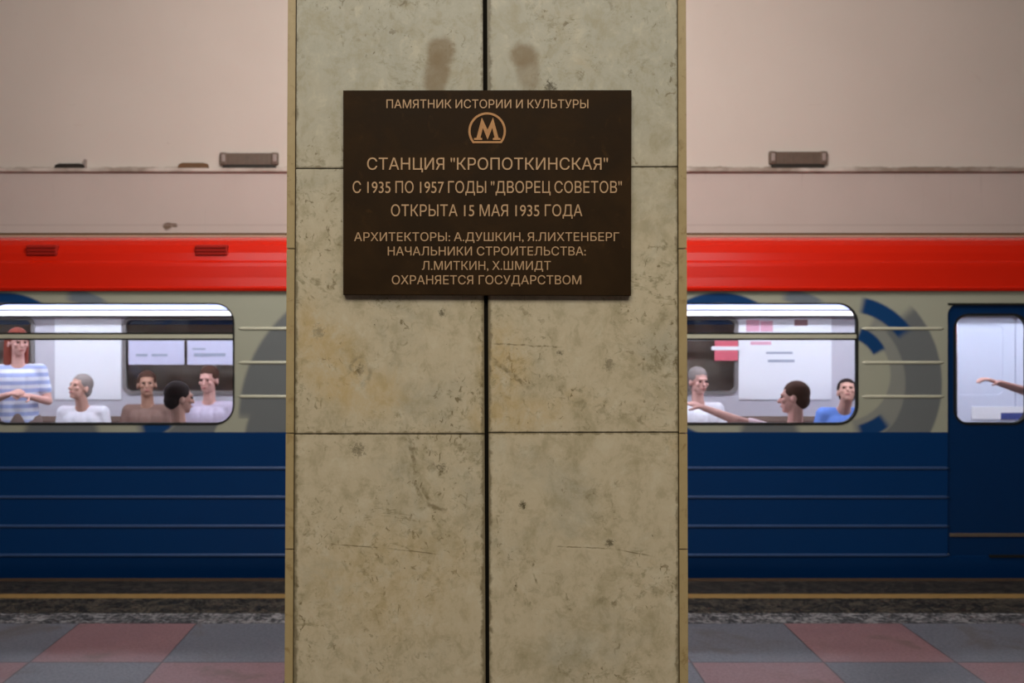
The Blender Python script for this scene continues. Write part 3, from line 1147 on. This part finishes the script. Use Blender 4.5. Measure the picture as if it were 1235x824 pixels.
def person(px, Y, rot, label, pose, skin, top, bottom, hair, lean=0.0, turn=0.0, tilt=0.0, arms=None, long_hair=False, scale=1.0, sleeves='short', nod=0.0):
    """pose 'sit' or 'stand'; local frame: facing -y, left hand side +x. arms: two (elbow, wrist) pairs in the local frame"""
    t = empty('person', (wx(px, Y), Y, .05), label, 'person')
    t.rotation_euler.z = rot
    t.scale = (scale,) * 3
    ph = .47 if pose == 'sit' else .92
    pel = Vector((0, 0, ph))
    L = Matrix.Rotation(lean, 3, 'X')             # lean forward (towards -y) for positive
    def up(x, y, z): return pel + L @ Vector((x, y, z))
    waist, chest, neckb, head = up(0, 0, .16), up(0, .0, .36), up(0, .01, .50), up(0, -.015 - nod * .05, .69 - nod * .03)
    shl = [up(s * .175, .01, .445) for s in (1, -1)]
    if arms is None:
        arms = [(up(s * .23, -.02, .17), pel + Vector((s * .12, -.27, .13))) for s in (1, -1)] if pose == 'sit' else [(up(s * .23, .02, .16), up(s * .24, -.04, -.09)) for s in (1, -1)]
    else:
        arms = [(Vector(a), Vector(b)) for a, b in arms]
    hips = [pel + Vector((s * .09, 0, 0)) for s in (1, -1)]
    if pose == 'sit':
        knees = [pel + Vector((s * .11, -.43, .03)) for s in (1, -1)]
        ank = [Vector((s * .12, -.45, .09)) for s in (1, -1)]
    else:
        knees = [Vector((s * .10, -.02, .50)) for s in (1, -1)]
        ank = [Vector((s * .10, .01, .09)) for s in (1, -1)]
    HM = Matrix.Rotation(turn, 3, 'Z') @ Matrix.Rotation(-nod, 3, 'X') @ Matrix.Rotation(tilt, 3, 'Y')

    def hd(x, y, z): return head + HM @ Vector((x, y, z))
    b = bmesh.new()
    # head and face
    ell(b, hd(0, .012, .03), (.076, .093, .088), HM, 3)
    ell(b, hd(0, -.022, -.045), (.058, .066, .068), HM)
    ell(b, hd(0, -.058, -.092), (.026, .024, .020), HM)                        # chin
    cap(b, hd(0, -.086, .008), hd(0, -.106, -.030), .009, .014)                # nose
    ell(b, hd(0, -.077, -.062), (.027, .015, .012), HM)                        # mouth
    cap(b, hd(-.034, -.080, .022), hd(.034, -.080, .022), .012, .012)          # brow
    for s in (1, -1):
        ell(b, hd(s * .042, -.066, -.022), (.022, .020, .018), HM)             # cheek
        ell(b, hd(s * .079, .012, -.012), (.010, .020, .032), HM)              # ear
    cap(b, neckb - Vector((0, 0, .04)), hd(0, .018, -.05), .058, .052)
    # trunk
    for x in (-1, 1):
        cap(b, up(x * .065, 0, .02), up(x * .055, 0, .18), .098, .088)
        cap(b, up(x * .055, 0, .18), up(x * .078, 0, .37), .088, .092)
        cap(b, up(x * .03, .01, .45), shl[0 if x > 0 else 1], .058, .052)
    cap(b, waist, chest, .10, .11)
    for i, s in enumerate((1, -1)):
        el, wr = arms[i]
        cap(b, shl[i], el, .050, .037)
        cap(b, el, wr, .038, .025)
        d = (wr - el).normalized()
        hand(b, wr + d * .01, d, Vector((-s * .5, .2, -.8)), 1.0, .7)
        cap(b, hips[i], knees[i], .085, .055)
        cap(b, knees[i], ank[i], .055, .036)
        cap(b, ank[i] + Vector((0, .03, -.04)), ank[i] + Vector((0, -.15, -.06)), .036, .028)
    sk = cloth('skin_' + skin, SKINS[skin])
    link('body', remesh('body', b, .007), sk, t, (0, 0, 0))
    # clothes
    b = bmesh.new()
    for x in (-1, 1):
        cap(b, up(x * .068, 0, .0), up(x * .058, 0, .18), .112, .102)
        cap(b, up(x * .058, 0, .18), up(x * .080, 0, .37), .102, .104)
        cap(b, up(x * .04, .01, .447), shl[0 if x > 0 else 1], .060, .063)
    cap(b, waist, chest, .112, .121)
    for i in (0, 1):
        el, wr = arms[i]
        e2 = shl[i].lerp(el, .62) if sleeves == 'short' else el
        cap(b, shl[i], e2, .063, .056 if sleeves == 'short' else .050)
        if sleeves == 'long': cap(b, el, el.lerp(wr, .9), .050, .036)
    link('shirt', remesh('shirt', b, .012), top, t, (0, 0, 0))
    b = bmesh.new()
    for i in (0, 1):
        cap(b, pel + Vector((0, 0, .02)), hips[i], .115, .108)
        cap(b, hips[i], knees[i], .102, .070)
        cap(b, knees[i], ank[i] + Vector((0, 0, .03)), .070, .055)
    link('trousers', remesh('trousers', b, .012), bottom, t, (0, 0, 0))
    for i in (0, 1):
        b = bmesh.new()
        cap(b, ank[i] + Vector((0, .035, -.042)), ank[i] + Vector((0, -.16, -.052)), .046, .036)
        link('shoe', remesh('shoe', b, .010), M_SHOE, t, (0, 0, 0))
    # hair: a cap above the brow line, open at the face
    b = bmesh.new()
    ell(b, hd(0, .022, .046), (.086, .098, .090), HM, 3)
    if long_hair:
        for s in (1, -1):
            cap(b, hd(s * .06, .04, .03), hd(s * .072, .05, -.17), .045, .035)
        cap(b, hd(0, .07, .02), hd(0, .085, -.20), .060, .050)
    else:
        ell(b, hd(0, .06, -.01), (.074, .060, .072), HM)
    bb = remesh('hair', b, .009, 3)
    q = bmesh.new()
    q.from_mesh(bb)
    IH = HM.inverted()
    kill = []
    for v in q.verts:
        l = IH @ (v.co - head)
        if l.y < -.052 and l.z < .055: kill.append(v)
    bmesh.ops.delete(q, geom=kill, context='VERTS')
    q.to_mesh(bb)
    q.free()
    link('hair', bb, hair, t, (0, 0, 0))
    for s in (1, -1):
        b = bmesh.new()
        ell(b, hd(s * .031, -.083, .003), (.011, .008, .0075), HM)
        link('eye', bm_mesh('eye', b, True), M_EYE, t, (0, 0, 0))
    b = bmesh.new()
    ell(b, hd(0, -.089, -.062), (.024, .007, .007), HM)
    link('mouth', bm_mesh('mouth', b, True), M_LIP, t, (0, 0, 0))
    return t


H_BROWN = cloth('brown_hair', (.075, .035, .022))
H_DARK = cloth('dark_hair', (.025, .014, .012))
H_RED = cloth('auburn_hair', (.24, .055, .035))
H_GREY = cloth('grey_hair', (.30, .26, .24))
T_STRIPE = striped('blue_striped_cotton', (.80, .84, .95), (.42, .50, .80), 15)
T_WHITE = cloth('white_cotton', (.82, .82, .88))
T_PINK = cloth('pale_pink_cotton', (.80, .62, .66))
T_NAVY = cloth('navy_cotton', (.045, .055, .17))
T_BROWN = cloth('brown_cotton', (.24, .15, .12))
T_LILAC = cloth('lilac_cotton', (.56, .50, .62))
B_TAUPE = cloth('taupe_trousers', (.22, .16, .14))
B_NAVY = cloth('navy_trousers', (.04, .05, .14))
B_DARK = cloth('dark_trousers', (.06, .055, .06))
B_WHITE = cloth('white_trousers', (.75, .75, .80))

YS = 9.36                                         # far bench sitters, facing the platform
person(22, 8.55, .35, 'standing auburn-haired passenger in a blue striped shirt at the left edge of the left window', 'stand', 'pink', T_STRIPE, B_TAUPE, H_RED,
       turn=.4, arms=[((.24, -.02, 1.10), (.10, -.25, 1.16)), ((-.24, -.02, 1.10), (-.06, -.27, 1.18))], long_hair=True, scale=.965)
person(104, YS, 0, 'passenger in a white shirt seated below the blank white poster', 'sit', 'fair', T_WHITE, B_WHITE, H_GREY, turn=-.5, nod=.3, lean=.18)
person(178, YS, 0, 'passenger in a brown shirt on the far bench, left of the dark-haired one', 'sit', 'tan', T_BROWN, B_DARK, H_BROWN, turn=.3, nod=.15)
person(252, YS, 0, 'passenger in a lilac shirt on the far bench, right end of the left window', 'sit', 'pink', T_LILAC, B_NAVY, H_BROWN, turn=-.2, scale=1.03)
person(216, 7.56, PI, 'dark-haired passenger in navy with back turned to the left window', 'sit', 'fair', T_NAVY, B_DARK, H_DARK, turn=-.9, scale=1.0)
person(842, YS, 0, 'passenger in a white shirt on the far bench beside the column, right window', 'sit', 'pink', T_WHITE, B_NAVY, H_GREY, turn=.3, scale=1.02)
person(958, 7.58, PI, 'brown-haired passenger in a pale pink top leaning an arm along the bench, right window', 'sit', 'pink', T_PINK, B_NAVY, H_BROWN, turn=1.1, tilt=-.15,
       arms=[((.43, .05, 1.00), (.64, -.12, 1.08)), ((-.23, -.06, .62), (-.12, -.25, .60))])
person(1010, YS, 0, 'passenger in a bright blue shirt on the far bench, right end of the right window', 'sit', 'fair', cloth('bright_blue_cotton', (.16, .30, .78)), B_NAVY, H_DARK, turn=-.3, nod=.5, lean=.3)
person(1298, 7.72, PI / 2 * 0 - .1, 'standing passenger reaching for the grab pole inside the blue door', 'stand', 'pink', T_WHITE, B_NAVY, H_DARK, turn=-.5,
       arms=[((.24, .02, 1.08), (.20, -.10, .86)), ((-.34, -.07, 1.19), (-.60, -.12, 1.27))])
